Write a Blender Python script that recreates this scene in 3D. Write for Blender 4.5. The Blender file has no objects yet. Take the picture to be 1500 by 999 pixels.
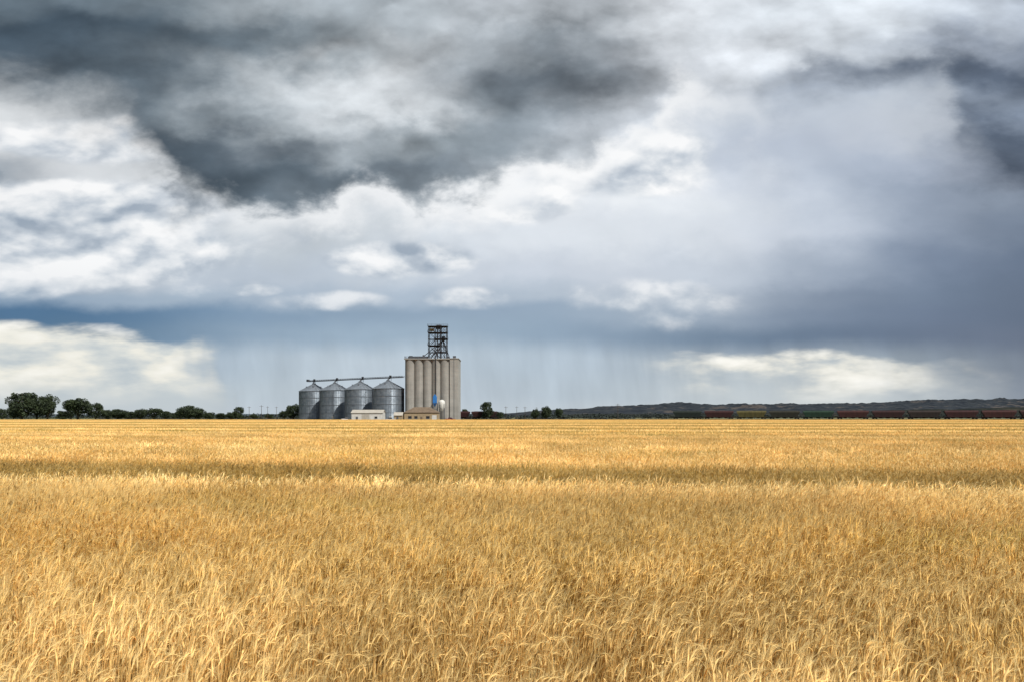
import bpy, bmesh, math, random
import numpy as np
from mathutils import Vector, Matrix
rad = math.radians
F = 1167.0   # focal length of the photograph in its own pixels
CAMZ = 2.2
SUN_EL, SUN_AZ = rad(50), rad(136)
scene = bpy.context.scene
scene.view_settings.view_transform = 'Standard'
scene.view_settings.look = 'None'
scene.view_settings.exposure = 0
COL = scene.collection
rng = np.random.default_rng(7)
random.seed(7)

# ------------------------------------------------------------------ camera
cd = bpy.data.cameras.new("camera"); cam = bpy.data.objects.new("camera", cd); COL.objects.link(cam)
cd.sensor_width = 36; cd.lens = F/1500*36; cd.shift_y = 110.5/1500
cd.clip_start = 0.1; cd.clip_end = 60000
cam.location = (0, 0, CAMZ); cam.rotation_euler = (rad(90), 0, 0)
scene.camera = cam

def lin(c):
    o = []
    for v in c[:3]:
        v = v/255.0
        o.append(v/12.92 if v <= 0.04045 else ((v+0.055)/1.055)**2.4)
    return tuple(o) + (1.0,)

# ------------------------------------------------------------------ node helper
class G:
    def __init__(s, tree): s.t = tree
    def node(s, typ, **kw):
        n = s.t.nodes.new(typ)
        for k, v in kw.items(): setattr(n, k, v)
        return n
    def put(s, sock, v):
        if isinstance(v, S): s.t.links.new(v.s, sock)
        elif isinstance(v, bpy.types.NodeSocket): s.t.links.new(v, sock)
        else: sock.default_value = v
    def math(s, op, a, b=0.0, clamp=False):
        n = s.node('ShaderNodeMath', operation=op, use_clamp=clamp)
        s.put(n.inputs[0], a); s.put(n.inputs[1], b); return S(s, n.outputs[0])
    def smooth(s, x, a, b, c=0.0, d=1.0, typ='SMOOTHSTEP'):
        n = s.node('ShaderNodeMapRange', interpolation_type=typ, clamp=True)
        s.put(n.inputs['Value'], x); s.put(n.inputs['From Min'], a); s.put(n.inputs['From Max'], b)
        s.put(n.inputs['To Min'], c); s.put(n.inputs['To Max'], d); return S(s, n.outputs[0])
    def noise(s, vec, scale, detail=4, rough=0.5, dist=0.0, color=False):
        n = s.node('ShaderNodeTexNoise', noise_dimensions='3D')
        if vec is not None: s.put(n.inputs['Vector'], vec)
        n.inputs['Scale'].default_value = scale; n.inputs['Detail'].default_value = detail
        n.inputs['Roughness'].default_value = rough; n.inputs['Distortion'].default_value = dist
        return S(s, n.outputs['Color' if color else 'Fac'])
    def voro(s, vec, scale, detail=2, rough=0.5):
        n = s.node('ShaderNodeTexVoronoi', voronoi_dimensions='3D', feature='F1', normalize=True)
        s.put(n.inputs['Vector'], vec); n.inputs['Scale'].default_value = scale
        n.inputs['Detail'].default_value = detail; n.inputs['Roughness'].default_value = rough
        return S(s, n.outputs['Distance'])
    def ramp(s, fac, stops, interp='B_SPLINE'):
        n = s.node('ShaderNodeValToRGB'); r = n.color_ramp; r.interpolation = interp
        stops = sorted(stops, key=lambda q: q[0])
        while len(r.elements) < len(stops): r.elements.new(0.5)
        for i, (p, c) in enumerate(stops): r.elements[i].position = i/200.0
        for i in range(len(stops)-1, -1, -1): r.elements[i].position = min(1, max(0, stops[i][0]))
        for i, (p, c) in enumerate(stops): r.elements[i].color = c if len(c) == 4 else tuple(c)+(1,)
        s.put(n.inputs[0], fac); return S(s, n.outputs[0])
    def mix(s, f, a, b, blend='MIX'):
        n = s.node('ShaderNodeMix', data_type='RGBA', blend_type=blend)
        s.put(n.inputs[0], f); s.put(n.inputs[6], a); s.put(n.inputs[7], b); return S(s, n.outputs[2])
    def vmath(s, op, a, b=None, c=None):
        n = s.node('ShaderNodeVectorMath', operation=op)
        s.put(n.inputs[0], a)
        if b is not None: s.put(n.inputs[1], b)
        if c is not None: s.put(n.inputs[2], c)
        return S(s, n.outputs['Value' if op in ('DOT_PRODUCT', 'LENGTH') else 'Vector'])
    def comb(s, x, y, z):
        n = s.node('ShaderNodeCombineXYZ')
        for i, v in enumerate((x, y, z)): s.put(n.inputs[i], v)
        return S(s, n.outputs[0])
    def sep(s, v):
        n = s.node('ShaderNodeSeparateXYZ'); s.put(n.inputs[0], v)
        return [S(s, n.outputs[i]) for i in range(3)]
class S:
    def __init__(s, g, sock): s.g = g; s.s = sock
    def __add__(a, b): return a.g.math('ADD', a, b)
    __radd__ = __add__
    def __sub__(a, b): return a.g.math('SUBTRACT', a, b)
    def __rsub__(a, b): return a.g.math('SUBTRACT', b, a)
    def __mul__(a, b): return a.g.math('MULTIPLY', a, b)
    __rmul__ = __mul__
    def __truediv__(a, b): return a.g.math('DIVIDE', a, b)

# ------------------------------------------------------------------ world sky
def build_world():
    w = bpy.data.worlds.new("World"); scene.world = w; w.use_nodes = True
    t = w.node_tree; t.nodes.clear(); g = G(t)
    try: w.cycles.sampling_method = 'NONE'
    except Exception as e: print(e)
    tc = g.node('ShaderNodeTexCoord')
    d = S(g, tc.outputs['Generated'])
    x, y, z = g.sep(d)
    r = g.math('SQRT', x*x + y*y + 1e-5)
    zc = g.math('MAXIMUM', z, 0.0)
    v = g.math('MINIMUM', zc / g.math('MAXIMUM', y, r*0.35), 3.0)      # tan(elevation), flattened towards the sides
    az = g.math('ARCTAN2', x, y)
    cx_, cy_ = x/r, y/r
    cyl = g.comb(cx_, cy_, v*1.5)
    cyl2 = g.comb(cx_, cy_, v*3.2)
    A0, A1 = math.atan(-780/F), math.atan(780/F)
    def pu(px): return (math.atan((px-750)/F)-A0)/(A1-A0)
    def pv(py): return (610-py)/F
    un = g.smooth(az, A0, A1, typ='LINEAR')
    w1 = g.noise(cyl, 4.5, 2, 0.5, color=True)
    w2 = g.noise(cyl, 12.0, 5, 0.55, color=True)
    a1, b1, _c = g.sep(w1); a2, b2, _c = g.sep(w2)
    hw = g.smooth(v, 0.06, 0.3, 0.22, 1.0)          # less warping near the horizon
    # cauliflower billows
    vw = g.vmath('MULTIPLY_ADD', w2, (0.11, 0.11, 0.11), cyl)
    vo = g.voro(vw, 7.5, 2, 0.50)
    vo2 = g.voro(g.vmath('ADD', vw, (0.010, 0.0, 0.030)), 7.5, 2, 0.50)
    vrel = vo2 - vo
    dU = ((a1-0.5)*0.15 + (a2-0.5)*0.10)*hw
    dV = ((b1-0.5)*0.12 + (b2-0.5)*0.09 + (0.42-vo)*0.045)*hw
    cols = [0,125,250,375,500,625,750,875,1000,1125,1250,1375,1500]
    def grid(U, V, rows):
        out = None; py0 = None
        for py, cs in rows:
            c = g.ramp(U, [(pu(px), lin(q)) for px, q in zip(cols, cs)])
            if out is None: out = c
            else: out = g.mix(g.smooth(V, pv(py0), pv(py)), out, c)
            py0 = py
        return out
    bg_rows = [
     (140,[(205,209,212),(190,196,200),(184,190,195),(190,195,200),(200,204,208),(205,208,212),(205,208,212),(215,218,221),(224,228,232),(178,188,201),(192,200,210),(198,205,213),(146,155,168)]),
     (200,[(218,221,223),(204,208,211),(182,188,193),(186,191,195),(202,206,210),(212,216,220),(222,226,230),(244,246,248),(234,238,242),(172,183,199),(186,194,207),(200,207,216),(110,120,135)]),
     (250,[(146,156,166),(220,223,226),(204,209,213),(184,190,195),(198,203,208),(208,213,218),(238,241,244),(248,250,251),(238,241,245),(190,200,214),(170,181,197),(172,182,198),(104,114,130)]),
     (290,[(140,152,164),(230,233,235),(220,225,228),(200,207,213),(204,210,216),(218,224,229),(236,240,244),(240,243,246),(230,235,240),(204,212,223),(164,176,193),(146,158,176),(132,144,160)]),
     (340,[(196,202,208),(214,220,225),(204,211,217),(188,197,205),(200,208,215),(212,219,226),(220,226,233),(220,226,233),(218,224,231),(212,219,229),(172,183,199),(134,147,166),(116,129,148)]),
     (395,[(176,186,197),(192,200,209),(186,196,207),(182,193,206),(190,200,211),(198,207,217),(200,208,219),(200,208,219),(200,208,218),(186,196,209),(148,161,179),(118,132,153),(104,118,139)]),
     (430,[(142,163,184),(152,170,189),(160,177,194),(170,184,199),(170,185,201),(170,185,201),(176,189,203),(182,193,206),(186,196,207),(150,163,180),(126,140,160),(110,125,146),(102,115,135)]),
     (458,[(80,114,147),(84,117,149),(102,131,160),(134,157,180),(142,163,184),(144,164,184),(148,167,187),(154,171,189),(162,176,191),(134,149,169),(117,132,153),(107,121,143),(100,113,133)]),
     (490,[(80,113,144),(90,121,149),(112,138,163),(146,167,187),(156,176,194),(154,174,192),(148,168,187),(140,159,179),(122,141,162),(108,126,148),(105,121,143),(106,119,140),(106,117,136)]),
     (530,[(160,175,188),(158,173,187),(158,173,187),(174,189,202),(194,207,218),(184,198,210),(178,193,206),(176,190,203),(172,184,194),(164,175,185),(156,168,179),(138,150,163),(120,130,145)]),
     (575,[(190,197,202),(185,194,200),(178,189,197),(180,193,203),(194,206,216),(186,198,209),(180,193,204),(178,191,202),(188,198,205),(190,198,203),(182,190,196),(158,168,178),(132,142,156)]),
     (606,[(196,203,207),(188,197,203),(184,194,203),(184,195,205),(194,204,213),(190,201,210),(188,199,208),(190,200,208),(198,205,210),(199,205,209),(196,202,206),(174,182,190),(144,152,163)]),
    ]
    bg = grid(un + dU, v + dV, bg_rows[::-1])
    nB = g.noise(cyl, 9.0, 5, 0.52, 0.1)
    calm = g.smooth(az, math.atan(-100/F), math.atan(150/F), 1.0, 0.40)     # the rain veil is smooth
    bgk = (nB-0.5)*0.26*hw*calm + vrel*0.50*hw*calm + (a1-0.5)*0.10 + 1.0
    vir = g.noise(g.comb(az + v*0.55, az*0.2, v*0.25), 6.0, 3, 0.5)
    vm = g.smooth(az, math.atan(150/F), math.atan(420/F)) * g.smooth(v, 0.05, 0.16)
    bgk = bgk + (vir-0.5)*0.36*vm
    bg = g.mix(1.0, bg, g.comb(bgk, bgk, bgk), 'MULTIPLY')

    # cumulus puffs
    pn = g.noise(g.comb(cx_, cy_+5.0, v*1.7), 11.0, 5, 0.50, 0.1)
    pr = pn - g.noise(g.comb(cx_, cy_+5.0, (v+0.018)*1.7), 11.0, 3, 0.50, 0.1)
    puffs = [(585,381,90,22,.95),(520,388,45,11,.7),(372,425,38,9,.55),(480,441,75,13,.45),(690,438,60,14,.45),
             (90,378,230,44,.9),(240,366,110,34,.8),(60,310,120,40,.85),(190,318,120,42,.95),(120,205,130,30,.75),(975,446,90,32,.45),
             (880,436,80,20,.35),(505,343,26,12,.5),(300,418,90,16,.45),(900,250,120,34,.8),(735,300,110,24,.5),(985,222,60,40,.7)]
    uvv = g.comb(az, v, 0.0)
    dens = None
    for cx, cy, rx, ry, st in puffs:
        ca = math.atan((cx-750)/F); cv = pv(cy); ia = F/rx*(1+((cx-750)/F)**2); iv = F/ry
        q = g.vmath('MULTIPLY_ADD', uvv, (ia, iv, 0), (-ca*ia, -cv*iv, 0))
        dq = g.vmath('DOT_PRODUCT', q, q)
        e = g.smooth(dq, 0.0, 3.0, st, 0.0)
        dens = e if dens is None else g.math('MAXIMUM', dens, e)
    dn = dens + (pn-0.5)*1.5 + (0.42-vo)*0.8
    pm = g.smooth(dn, 0.30, 0.85) * g.smooth(dens, 0.0, 0.35)
    lightk = g.smooth(pr*1.0 + vrel*0.75 + (pn-0.5)*0.40 + (0.42-vo)*0.20 + (dn-0.9)*0.05, -0.19, 0.18, typ='LINEAR')
    pcol = g.ramp(lightk, [(0.0, lin((150,164,180))), (0.35, lin((192,201,211))), (0.65, lin((226,230,234))), (1.0, lin((252,252,252)))], 'LINEAR')
    bg = g.mix(pm*g.smooth(v, 0.10, 0.2, 0.48, 0.88), bg, pcol)

    # bright gaps under the rain clouds
    gn = g.noise(cyl2, 6.0, 5, 0.55, 0.15)
    gn2 = g.noise(g.comb(cx_, cy_, v*2.4), 17.0, 4, 0.50)
    streak = g.noise(g.comb(az + v*0.10, 0.0, v*0.25), 30.0, 3, 0.55)
    gl = g.ramp(g.smooth(gn*0.35+gn2*0.65, 0.34, 0.66, typ='LINEAR'), [(0.0, lin((186,196,202))), (0.3, lin((212,216,214))), (0.55, lin((236,234,224))), (1.0, lin((253,251,244)))], 'LINEAR')
    gl = g.mix(g.smooth(v + (gn-0.5)*0.06, pv(598), pv(548)), lin((192,201,206)), gl)
    eL = g.ramp(un, [(pu(0), (pv(474),)*3), (pu(100), (pv(478),)*3), (pu(200), (pv(487),)*3), (pu(320), (pv(496),)*3), (pu(900), (pv(530),)*3), (pu(990), (pv(517),)*3),
                     (pu(1100), (pv(515),)*3), (pu(1250), (pv(518),)*3), (pu(1400), (pv(528),)*3)], 'LINEAR')
    eL = g.sep(eL)[0]
    below = g.smooth(eL - v + (gn-0.5)*0.06 + (gn2-0.5)*0.03, -0.004, 0.014)
    jag = (streak-0.5)*0.08 + (gn-0.5)*0.16 + (v-0.06)*0.25
    azj = az + jag
    inL = g.smooth(azj, math.atan((355-750)/F), math.atan((255-750)/F))
    inR = g.smooth(azj, math.atan((935-750)/F), math.atan((1050-750)/F)) * g.smooth(azj, math.atan((1470-750)/F), math.atan((1260-750)/F))
    patch = g.smooth(gn2*0.6+gn*0.4, 0.36, 0.60, 0.50, 1.0)
    gm = below * g.math('MAXIMUM', inL, inR*patch)
    bg = g.mix(gm, bg, gl)
    # rain shafts
    rk = (streak-0.5)*0.42*g.smooth(v, pv(470), pv(525))*(1.0-gm*0.88) + 1.0
    bg = g.mix(1.0, bg, g.comb(rk, rk, rk), 'MULTIPLY')

    # heavy cloud deck
    dk_rows = [
     (0,[(90,103,113),(102,115,125),(124,135,143),(166,174,180),(152,161,168),(164,172,178),(180,186,192),(168,175,181),(212,216,221),(198,205,212),(204,210,216),(190,198,207),(168,177,189)]),
     (55,[(66,80,92),(72,86,98),(90,103,113),(118,130,139),(150,159,165),(194,199,203),(156,164,171),(116,126,134),(206,211,217),(210,215,221),(200,207,214),(160,169,182),(126,136,151)]),
     (110,[(72,85,96),(78,91,102),(96,108,117),(176,183,188),(206,211,215),(210,215,219),(116,126,135),(84,95,105),(208,213,219),(200,207,215),(108,119,135),(92,103,119),(86,97,113)]),
     (160,[(124,134,142),(82,94,104),(68,80,90),(138,148,155),(208,213,217),(206,211,215),(96,107,116),(114,124,133),(206,211,217),(152,163,179),(158,169,184),(140,151,166),(114,125,141)]),
     (210,[(146,155,162),(102,113,122),(66,78,88),(88,99,109),(160,168,174),(142,152,159),(114,124,132),(146,155,163),(206,211,217),(160,171,187),(168,178,193),(108,119,135),(82,93,109)]),
     (262,[(138,147,154),(92,103,113),(68,80,90),(76,88,98),(104,115,124),(112,122,131),(144,153,161),(180,187,193),(206,211,217),(160,171,187),(140,151,166),(100,111,127),(80,91,107)]),
     (312,[(138,147,154),(102,113,122),(82,94,104),(90,102,112),(118,129,138),(134,144,152),(160,169,175),(194,200,205),(204,210,216),(156,168,183),(140,151,166),(104,115,131),(90,101,117)]),
    ]
    dk = grid(un + dU*1.25, v + dV*1.25, dk_rows[::-1])
    dn1 = g.noise(g.comb(cx_+2.0, cy_, v*1.7), 5.5, 6, 0.54, 0.1)
    dn2 = g.noise(g.comb(cx_+2.0, cy_, (v+0.028)*1.7), 5.5, 4, 0.54, 0.1)
    kk = (dn1-0.5)*0.80 + (dn1-dn2)*1.3 + vrel*1.15 + (0.42-vo)*0.30 + 1.03
    dk = g.mix(1.0, dk, g.comb(kk, kk, kk), 'MULTIPLY')
    edge_pts = [(0,168),(100,188),(190,214),(228,262),(250,305),(310,324),(400,320),(470,312),(520,290),(570,284),(612,312),(660,310),(705,290),(780,268),(860,246),(930,216),(962,190),(1010,128),(1110,165),(1230,155),(1370,162),(1410,240),(1500,285)]
    ed = g.ramp(un + (a2-0.5)*0.08, [(pu(px), (pv(py),)*3) for px, py in edge_pts], 'LINEAR')
    ed = g.sep(ed)[0]
    en = g.noise(cyl, 10.0, 7, 0.58, 0.2)
    E = v - ed + (en-0.5)*0.13 + (0.42-vo)*-0.08 + (b1-0.5)*0.03
    softR = g.smooth(az, math.atan(190/F), math.atan(330/F), 0.0, 0.022)
    soft = g.smooth(az, math.atan(-380/F), math.atan(-560/F), 0.014, 0.040) + softR
    dm = g.smooth(E, soft*-1.0, soft*1.6)
    rim = g.smooth(E, -0.06, -0.005) * (1.0-dm) * g.smooth(vo, 0.55, 0.30) * g.smooth(az, math.atan(450/F), math.atan(250/F))
    rim = rim * g.smooth(az, math.atan(-560/F), math.atan(-300/F), 0.3, 1.0)
    bg = g.mix(rim*0.8, bg, lin((247,248,249)))
    sky = g.mix(dm, bg, dk)
    ns = g.node('ShaderNodeTexSky', sky_type='NISHITA'); ns.sun_disc = False
    ns.sun_elevation = SUN_EL; ns.sun_rotation = SUN_AZ
    b0 = g.node('ShaderNodeBackground'); g.put(b0.inputs[0], ns.outputs[0]); b0.inputs[1].default_value = 0.08
    b1n = g.node('ShaderNodeBackground'); g.put(b1n.inputs[0], sky); b1n.inputs[1].default_value = 1.03
    ms = g.node('ShaderNodeMixShader'); ms.inputs[0].default_value = 0.97
    t.links.new(b0.outputs[0], ms.inputs[1]); t.links.new(b1n.outputs[0], ms.inputs[2])
    out = g.node('ShaderNodeOutputWorld'); t.links.new(ms.outputs[0], out.inputs[0])
build_world()

sl = bpy.data.lights.new("sun", 'SUN'); so = bpy.data.objects.new("sun", sl); COL.objects.link(so)
sl.energy = 4.7; sl.angle = rad(2); sl.color = (1.0, 0.95, 0.87)
e, a = SUN_EL, SUN_AZ
dvec = -Vector((math.sin(a)*math.cos(e), math.cos(a)*math.cos(e), math.sin(e)))
so.rotation_euler = dvec.to_track_quat('-Z', 'Y').to_euler(); so.location = (50, -50, 80)

# ------------------------------------------------------------------ materials
def mat(name, c1, c2=None, scale=1.0, rough=0.8, metal=0.0, stretch=(1,1,1), detail=5, bump=0.0, coords='Object', lo=0.35, hi=0.65):
    m = bpy.data.materials.new(name); m.use_nodes = True; t = m.node_tree; g = G(t)
    p = t.nodes['Principled BSDF']; p.inputs['Roughness'].default_value = rough; p.inputs['Metallic'].default_value = metal
    c2 = c2 or tuple(v*0.75 for v in c1)
    tc = g.node('ShaderNodeTexCoord')
    vec = g.vmath('MULTIPLY', tc.outputs[coords], stretch)
    n = g.noise(vec, scale, detail, 0.6)
    col = g.ramp(n, [(lo, tuple(c2)+(1,)), (hi, tuple(c1)+(1,))], 'LINEAR')
    g.put(p.inputs['Base Color'], col)
    return m
def concrete(name, c1, c2):
    m = bpy.data.materials.new(name); m.use_nodes = True; t = m.node_tree; g = G(t)
    p = t.nodes['Principled BSDF']; p.inputs['Roughness'].default_value = 0.92
    geo = g.node('ShaderNodeNewGeometry')
    n1 = g.noise(g.vmath('MULTIPLY', geo.outputs['Position'], (1,1,0.05)), 0.8, 5, 0.7)
    n2 = g.noise(g.vmath('MULTIPLY', geo.outputs['Position'], (0.6,0.6,1)), 0.22, 5, 0.6)
    x, y, z = g.sep(geo.outputs['Position'])
    lift = g.smooth(g.math('FRACT', z/2.44), 0.0, 0.12, 0.90, 1.0)
    k = n1*0.55 + n2*0.45
    col = g.ramp(k, [(0.38, tuple(c2)+(1,)), (0.62, tuple(c1)+(1,))], 'LINEAR')
    col = g.mix(1.0, col, g.comb(lift, lift, lift), 'MULTIPLY')
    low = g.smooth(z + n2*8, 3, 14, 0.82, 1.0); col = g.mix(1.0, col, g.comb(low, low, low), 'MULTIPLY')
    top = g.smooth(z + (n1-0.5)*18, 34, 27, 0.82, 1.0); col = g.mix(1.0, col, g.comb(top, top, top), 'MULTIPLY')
    g.put(p.inputs['Base Color'], col); return m
M = {}
M['concrete'] = concrete('concrete', (0.36,0.347,0.318), (0.235,0.228,0.212))
M['concrete_light'] = concrete('concrete_light', (0.41,0.398,0.367), (0.285,0.278,0.26))
M['dark_steel'] = mat('dark_steel', (0.035,0.037,0.045), (0.015,0.015,0.02), 2, 0.7)
M['grey_steel'] = mat('grey_steel', (0.11,0.12,0.14), (0.055,0.06,0.07), 2, 0.6)
M['stiffener'] = mat('stiffener', (0.20,0.22,0.25), (0.12,0.135,0.155), 2, 0.5, 0.4)
M['roof_zinc'] = mat('roof_zinc', (0.24,0.27,0.305), (0.16,0.185,0.215), 0.6, 0.5, 0.3)
M['white_metal'] = mat('white_metal', (0.66,0.65,0.61), (0.54,0.53,0.50), 0.8, 0.6)
M['cream_roof'] = mat('cream_roof', (0.48,0.45,0.39), (0.38,0.35,0.30), 0.8, 0.6)
M['tan_wall'] = mat('tan_wall', (0.38,0.29,0.18), (0.30,0.23,0.14), 0.8, 0.8)
M['brown_roof'] = mat('brown_roof', (0.19,0.14,0.095), (0.13,0.095,0.065), 0.8, 0.8)
M['glass_dark'] = mat('glass_dark', (0.03,0.035,0.04), (0.02,0.02,0.025), 1, 0.2)
M['blue_paint'] = mat('blue_paint', (0.03,0.20,0.55), (0.02,0.15,0.45), 1, 0.5)
M['yellow_paint'] = mat('yellow_paint', (0.6,0.42,0.05), (0.45,0.3,0.04), 1, 0.5)
M['white_tank'] = mat('white_tank', (0.70,0.70,0.66), (0.58,0.58,0.54), 1, 0.5)
M['wood'] = mat('wood', (0.10,0.07,0.05), (0.05,0.04,0.03), 3, 0.9, stretch=(1,1,0.1))
M['bark'] = mat('bark', (0.09,0.07,0.05), (0.045,0.035,0.027), 3, 0.95)
M['rubber'] = mat('rubber', (0.02,0.02,0.02), (0.012,0.012,0.012), 2, 0.8)
M['ballast'] = mat('ballast', (0.07,0.065,0.052), (0.035,0.033,0.028), 3, 0.95)
M['rail'] = mat('rail', (0.08,0.05,0.04), (0.04,0.03,0.025), 3, 0.6)

def leafmat(name, c1, c2, sc=0.55):
    m = bpy.data.materials.new(name); m.use_nodes = True; t = m.node_tree; g = G(t)
    p = t.nodes['Principled BSDF']; p.inputs['Roughness'].default_value = 0.8
    tc = g.node('ShaderNodeTexCoord'); n = g.noise(tc.outputs['Object'], sc, 3, 0.6)
    col = g.ramp(n, [(0.35, tuple(c2)+(1,)), (0.65, tuple(c1)+(1,))], 'LINEAR'); g.put(p.inputs['Base Color'], col)
    return m
M['leaf'] = leafmat('leaf', (0.046,0.068,0.024), (0.013,0.024,0.010))
M['leaf_far'] = leafmat('leaf_far', (0.030,0.042,0.034), (0.015,0.024,0.023), 0.05)

def corrugated(name):
    m = bpy.data.materials.new(name); m.use_nodes = True; t = m.node_tree; g = G(t)
    p = t.nodes['Principled BSDF']; p.inputs['Roughness'].default_value = 0.40; p.inputs['Metallic'].default_value = 0.6
    tc = g.node('ShaderNodeTexCoord'); x, y, z = g.sep(tc.outputs['Object'])
    a = g.math('ARCTAN2', x, y)
    n = g.noise(g.vmath('MULTIPLY', tc.outputs['Object'], (1,1,0.12)), 0.9, 4, 0.6)
    ring = g.math('FLOOR', z/1.12); pan = g.math('FLOOR', a*(16/math.pi) + ring*0.5)
    wn = g.node('ShaderNodeTexWhiteNoise', noise_dimensions='2D'); g.put(wn.inputs['Vector'], g.comb(ring, pan, 0))
    k = S(g, wn.outputs['Value'])*0.30 + n*0.5 + 0.1
    zf = g.math('FRACT', z/1.12); seam = g.smooth(zf, 0.0, 0.12, 0.72, 1.0)
    col = g.ramp(k, [(0.2, (0.135,0.17,0.21,1)), (0.7, (0.29,0.335,0.385,1))], 'LINEAR')
    col = g.mix(1.0, col, g.comb(seam, seam, seam), 'MULTIPLY')
    g.put(p.inputs['Base Color'], col)
    b = g.node('ShaderNodeBump'); b.inputs['Strength'].default_value = 0.5; b.inputs['Distance'].default_value = 0.05
    g.put(b.inputs['Height'], g.math('SINE', z*(2*math.pi/0.28))); t.links.new(b.outputs[0], p.inputs['Normal'])
    return m
M['corrugated'] = corrugated('corrugated_steel')

# ------------------------------------------------------------------ mesh helper
class MB:
    def __init__(s): s.v = []; s.f = []
    def add(s, vs, fs):
        o = len(s.v); s.v += [tuple(p) for p in vs]; s.f += [tuple(i+o for i in f) for f in fs]; return s
    def box(s, x0, x1, y0, y1, z0, z1):
        return s.add([(x0,y0,z0),(x1,y0,z0),(x1,y1,z0),(x0,y1,z0),(x0,y0,z1),(x1,y0,z1),(x1,y1,z1),(x0,y1,z1)],
              [(0,3,2,1),(4,5,6,7),(0,1,5,4),(1,2,6,5),(2,3,7,6),(3,0,4,7)])
    def tube(s, p, q, r0, r1=None, n=6, cap=True):
        r1 = r0 if r1 is None else r1
        p = Vector(p); q = Vector(q); d = (q-p).normalized()
        a = d.orthogonal().normalized(); b = d.cross(a); vs = []
        for c, r in ((p, r0), (q, r1)):
            for i in range(n):
                an = 2*math.pi*i/n; vs.append(c + a*math.cos(an)*r + b*math.sin(an)*r)
        fs = [(i, (i+1) % n, n+(i+1) % n, n+i) for i in range(n)]
        if cap: fs += [tuple(range(n-1, -1, -1)), tuple(range(n, 2*n))]
        return s.add(vs, fs)
    def lathe(s, prof, n=24, cx=0, cy=0):
        vs = []; fs = []
        for r, z in prof:
            for i in range(n):
                an = 2*math.pi*i/n; vs.append((cx+r*math.cos(an), cy+r*math.sin(an), z))
        for j in range(len(prof)-1):
            for i in range(n):
                k = (i+1) % n; fs.append((j*n+i, j*n+k, (j+1)*n+k, (j+1)*n+i))
        return s.add(vs, fs)
    def prism(s, poly, axis, a, b):
        n = len(poly); mk = (lambda t, u, w: (t, u, w)) if axis == 'x' else (lambda t, u, w: (u, t, w))
        vs = [mk(a, *p) for p in poly] + [mk(b, *p) for p in poly]
        fs = [(i, (i+1) % n, n+(i+1) % n, n+i) for i in range(n)] + [tuple(range(n-1, -1, -1)), tuple(range(n, 2*n))]
        return s.add(vs, fs)
    def mesh(s, name, m, smooth=False):
        me = bpy.data.meshes.new(name); me.from_pydata(s.v, [], s.f)
        me.materials.append(m); me.update()
        bm = bmesh.new(); bm.from_mesh(me); bmesh.ops.recalc_face_normals(bm, faces=bm.faces); bm.to_mesh(me); bm.free()
        if smooth: me.polygons.foreach_set('use_smooth', [True]*len(me.polygons))
        return me
def obj(name, data, parent=None, loc=(0,0,0), rot=0.0, scale=None):
    o = bpy.data.objects.new(name, data); COL.objects.link(o)
    o.location = loc; o.rotation_euler = (0, 0, rot)
    if scale is not None: o.scale = scale
    if parent: o.parent = parent
    return o
def thing(name, label, cat, loc=(0,0,0), rot=0.0, group=None, scale=None):
    o = obj(name, None, None, loc, rot, scale); o["label"] = label; o["category"] = cat
    if group: o["group"] = group
    return o
def structure(o): o["kind"] = "structure"; return o

def vnoise(x, y, seed=0):
    xi = np.floor(x).astype(np.int64); yi = np.floor(y).astype(np.int64)
    fx = x-xi; fy = y-yi; fx = fx*fx*(3-2*fx); fy = fy*fy*(3-2*fy)
    def h(a, b):
        n = (a*374761393 + b*668265263 + seed*1442695041) & 0x7fffffff
        n = ((n ^ (n >> 13))*1274126177) & 0x7fffffff
        return ((n ^ (n >> 16)) & 0xffff)/65535.0
    return (h(xi,yi)*(1-fx)+h(xi+1,yi)*fx)*(1-fy) + (h(xi,yi+1)*(1-fx)+h(xi+1,yi+1)*fx)*fy
def fbm(x, y, seed=0, o=4):
    r = 0; a = 0.5; t = 0
    for i in range(o):
        r = r + a*vnoise(x*2**i, y*2**i, seed+i); t += a; a *= 0.5
    return r/t

# ------------------------------------------------------------------ ground
FIELD_END = 395.0
def ground():
    m = bpy.data.materials.new("ground"); m.use_nodes = True; t = m.node_tree; g = G(t)
    p = t.nodes['Principled BSDF']; p.inputs['Roughness'].default_value = 0.95
    geo = g.node('ShaderNodeNewGeometry'); x, y, z = g.sep(geo.outputs['Position'])
    n1 = g.noise(geo.outputs['Position'], 0.6, 6, 0.6); n2 = g.noise(g.vmath('MULTIPLY', geo.outputs['Position'], (0.3,1,1)), 0.006, 3, 0.5)
    soil = g.ramp(n1, [(0.3, (0.11,0.062,0.025,1)), (0.7, (0.26,0.16,0.06,1))], 'LINEAR')
    grass = g.ramp(n1, [(0.3, (0.05,0.07,0.025,1)), (0.7, (0.11,0.125,0.045,1))], 'LINEAR')
    far = g.ramp(n2, [(0.40, (0.04,0.06,0.03,1)), (0.50, (0.10,0.11,0.04,1)), (0.56, (0.28,0.24,0.08,1)), (0.64, (0.06,0.08,0.04,1))], 'LINEAR')
    c = g.mix(g.smooth(y, FIELD_END-1, FIELD_END+1), soil, grass)
    c = g.mix(g.smooth(y, 560, 640), c, far); g.put(p.inputs['Base Color'], c)
    b = MB(); R = 30000
    b.add([(-R,-200,0),(R,-200,0),(R,R,0),(-R,R,0)], [(0,1,2,3)])
    structure(obj("ground", b.mesh("ground", m)))
    gm = mat('gravel', (0.32,0.29,0.23), (0.22,0.2,0.16), 0.8, 0.95, coords='Object')
    b = MB(); b.add([(-135,399,0.004),(-15,399,0.004),(-15,475,0.004),(-135,505,0.004)], [(0,1,2,3)])
    structure(obj("gravel_yard", b.mesh("gravel_yard", gm)))
ground()

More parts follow.
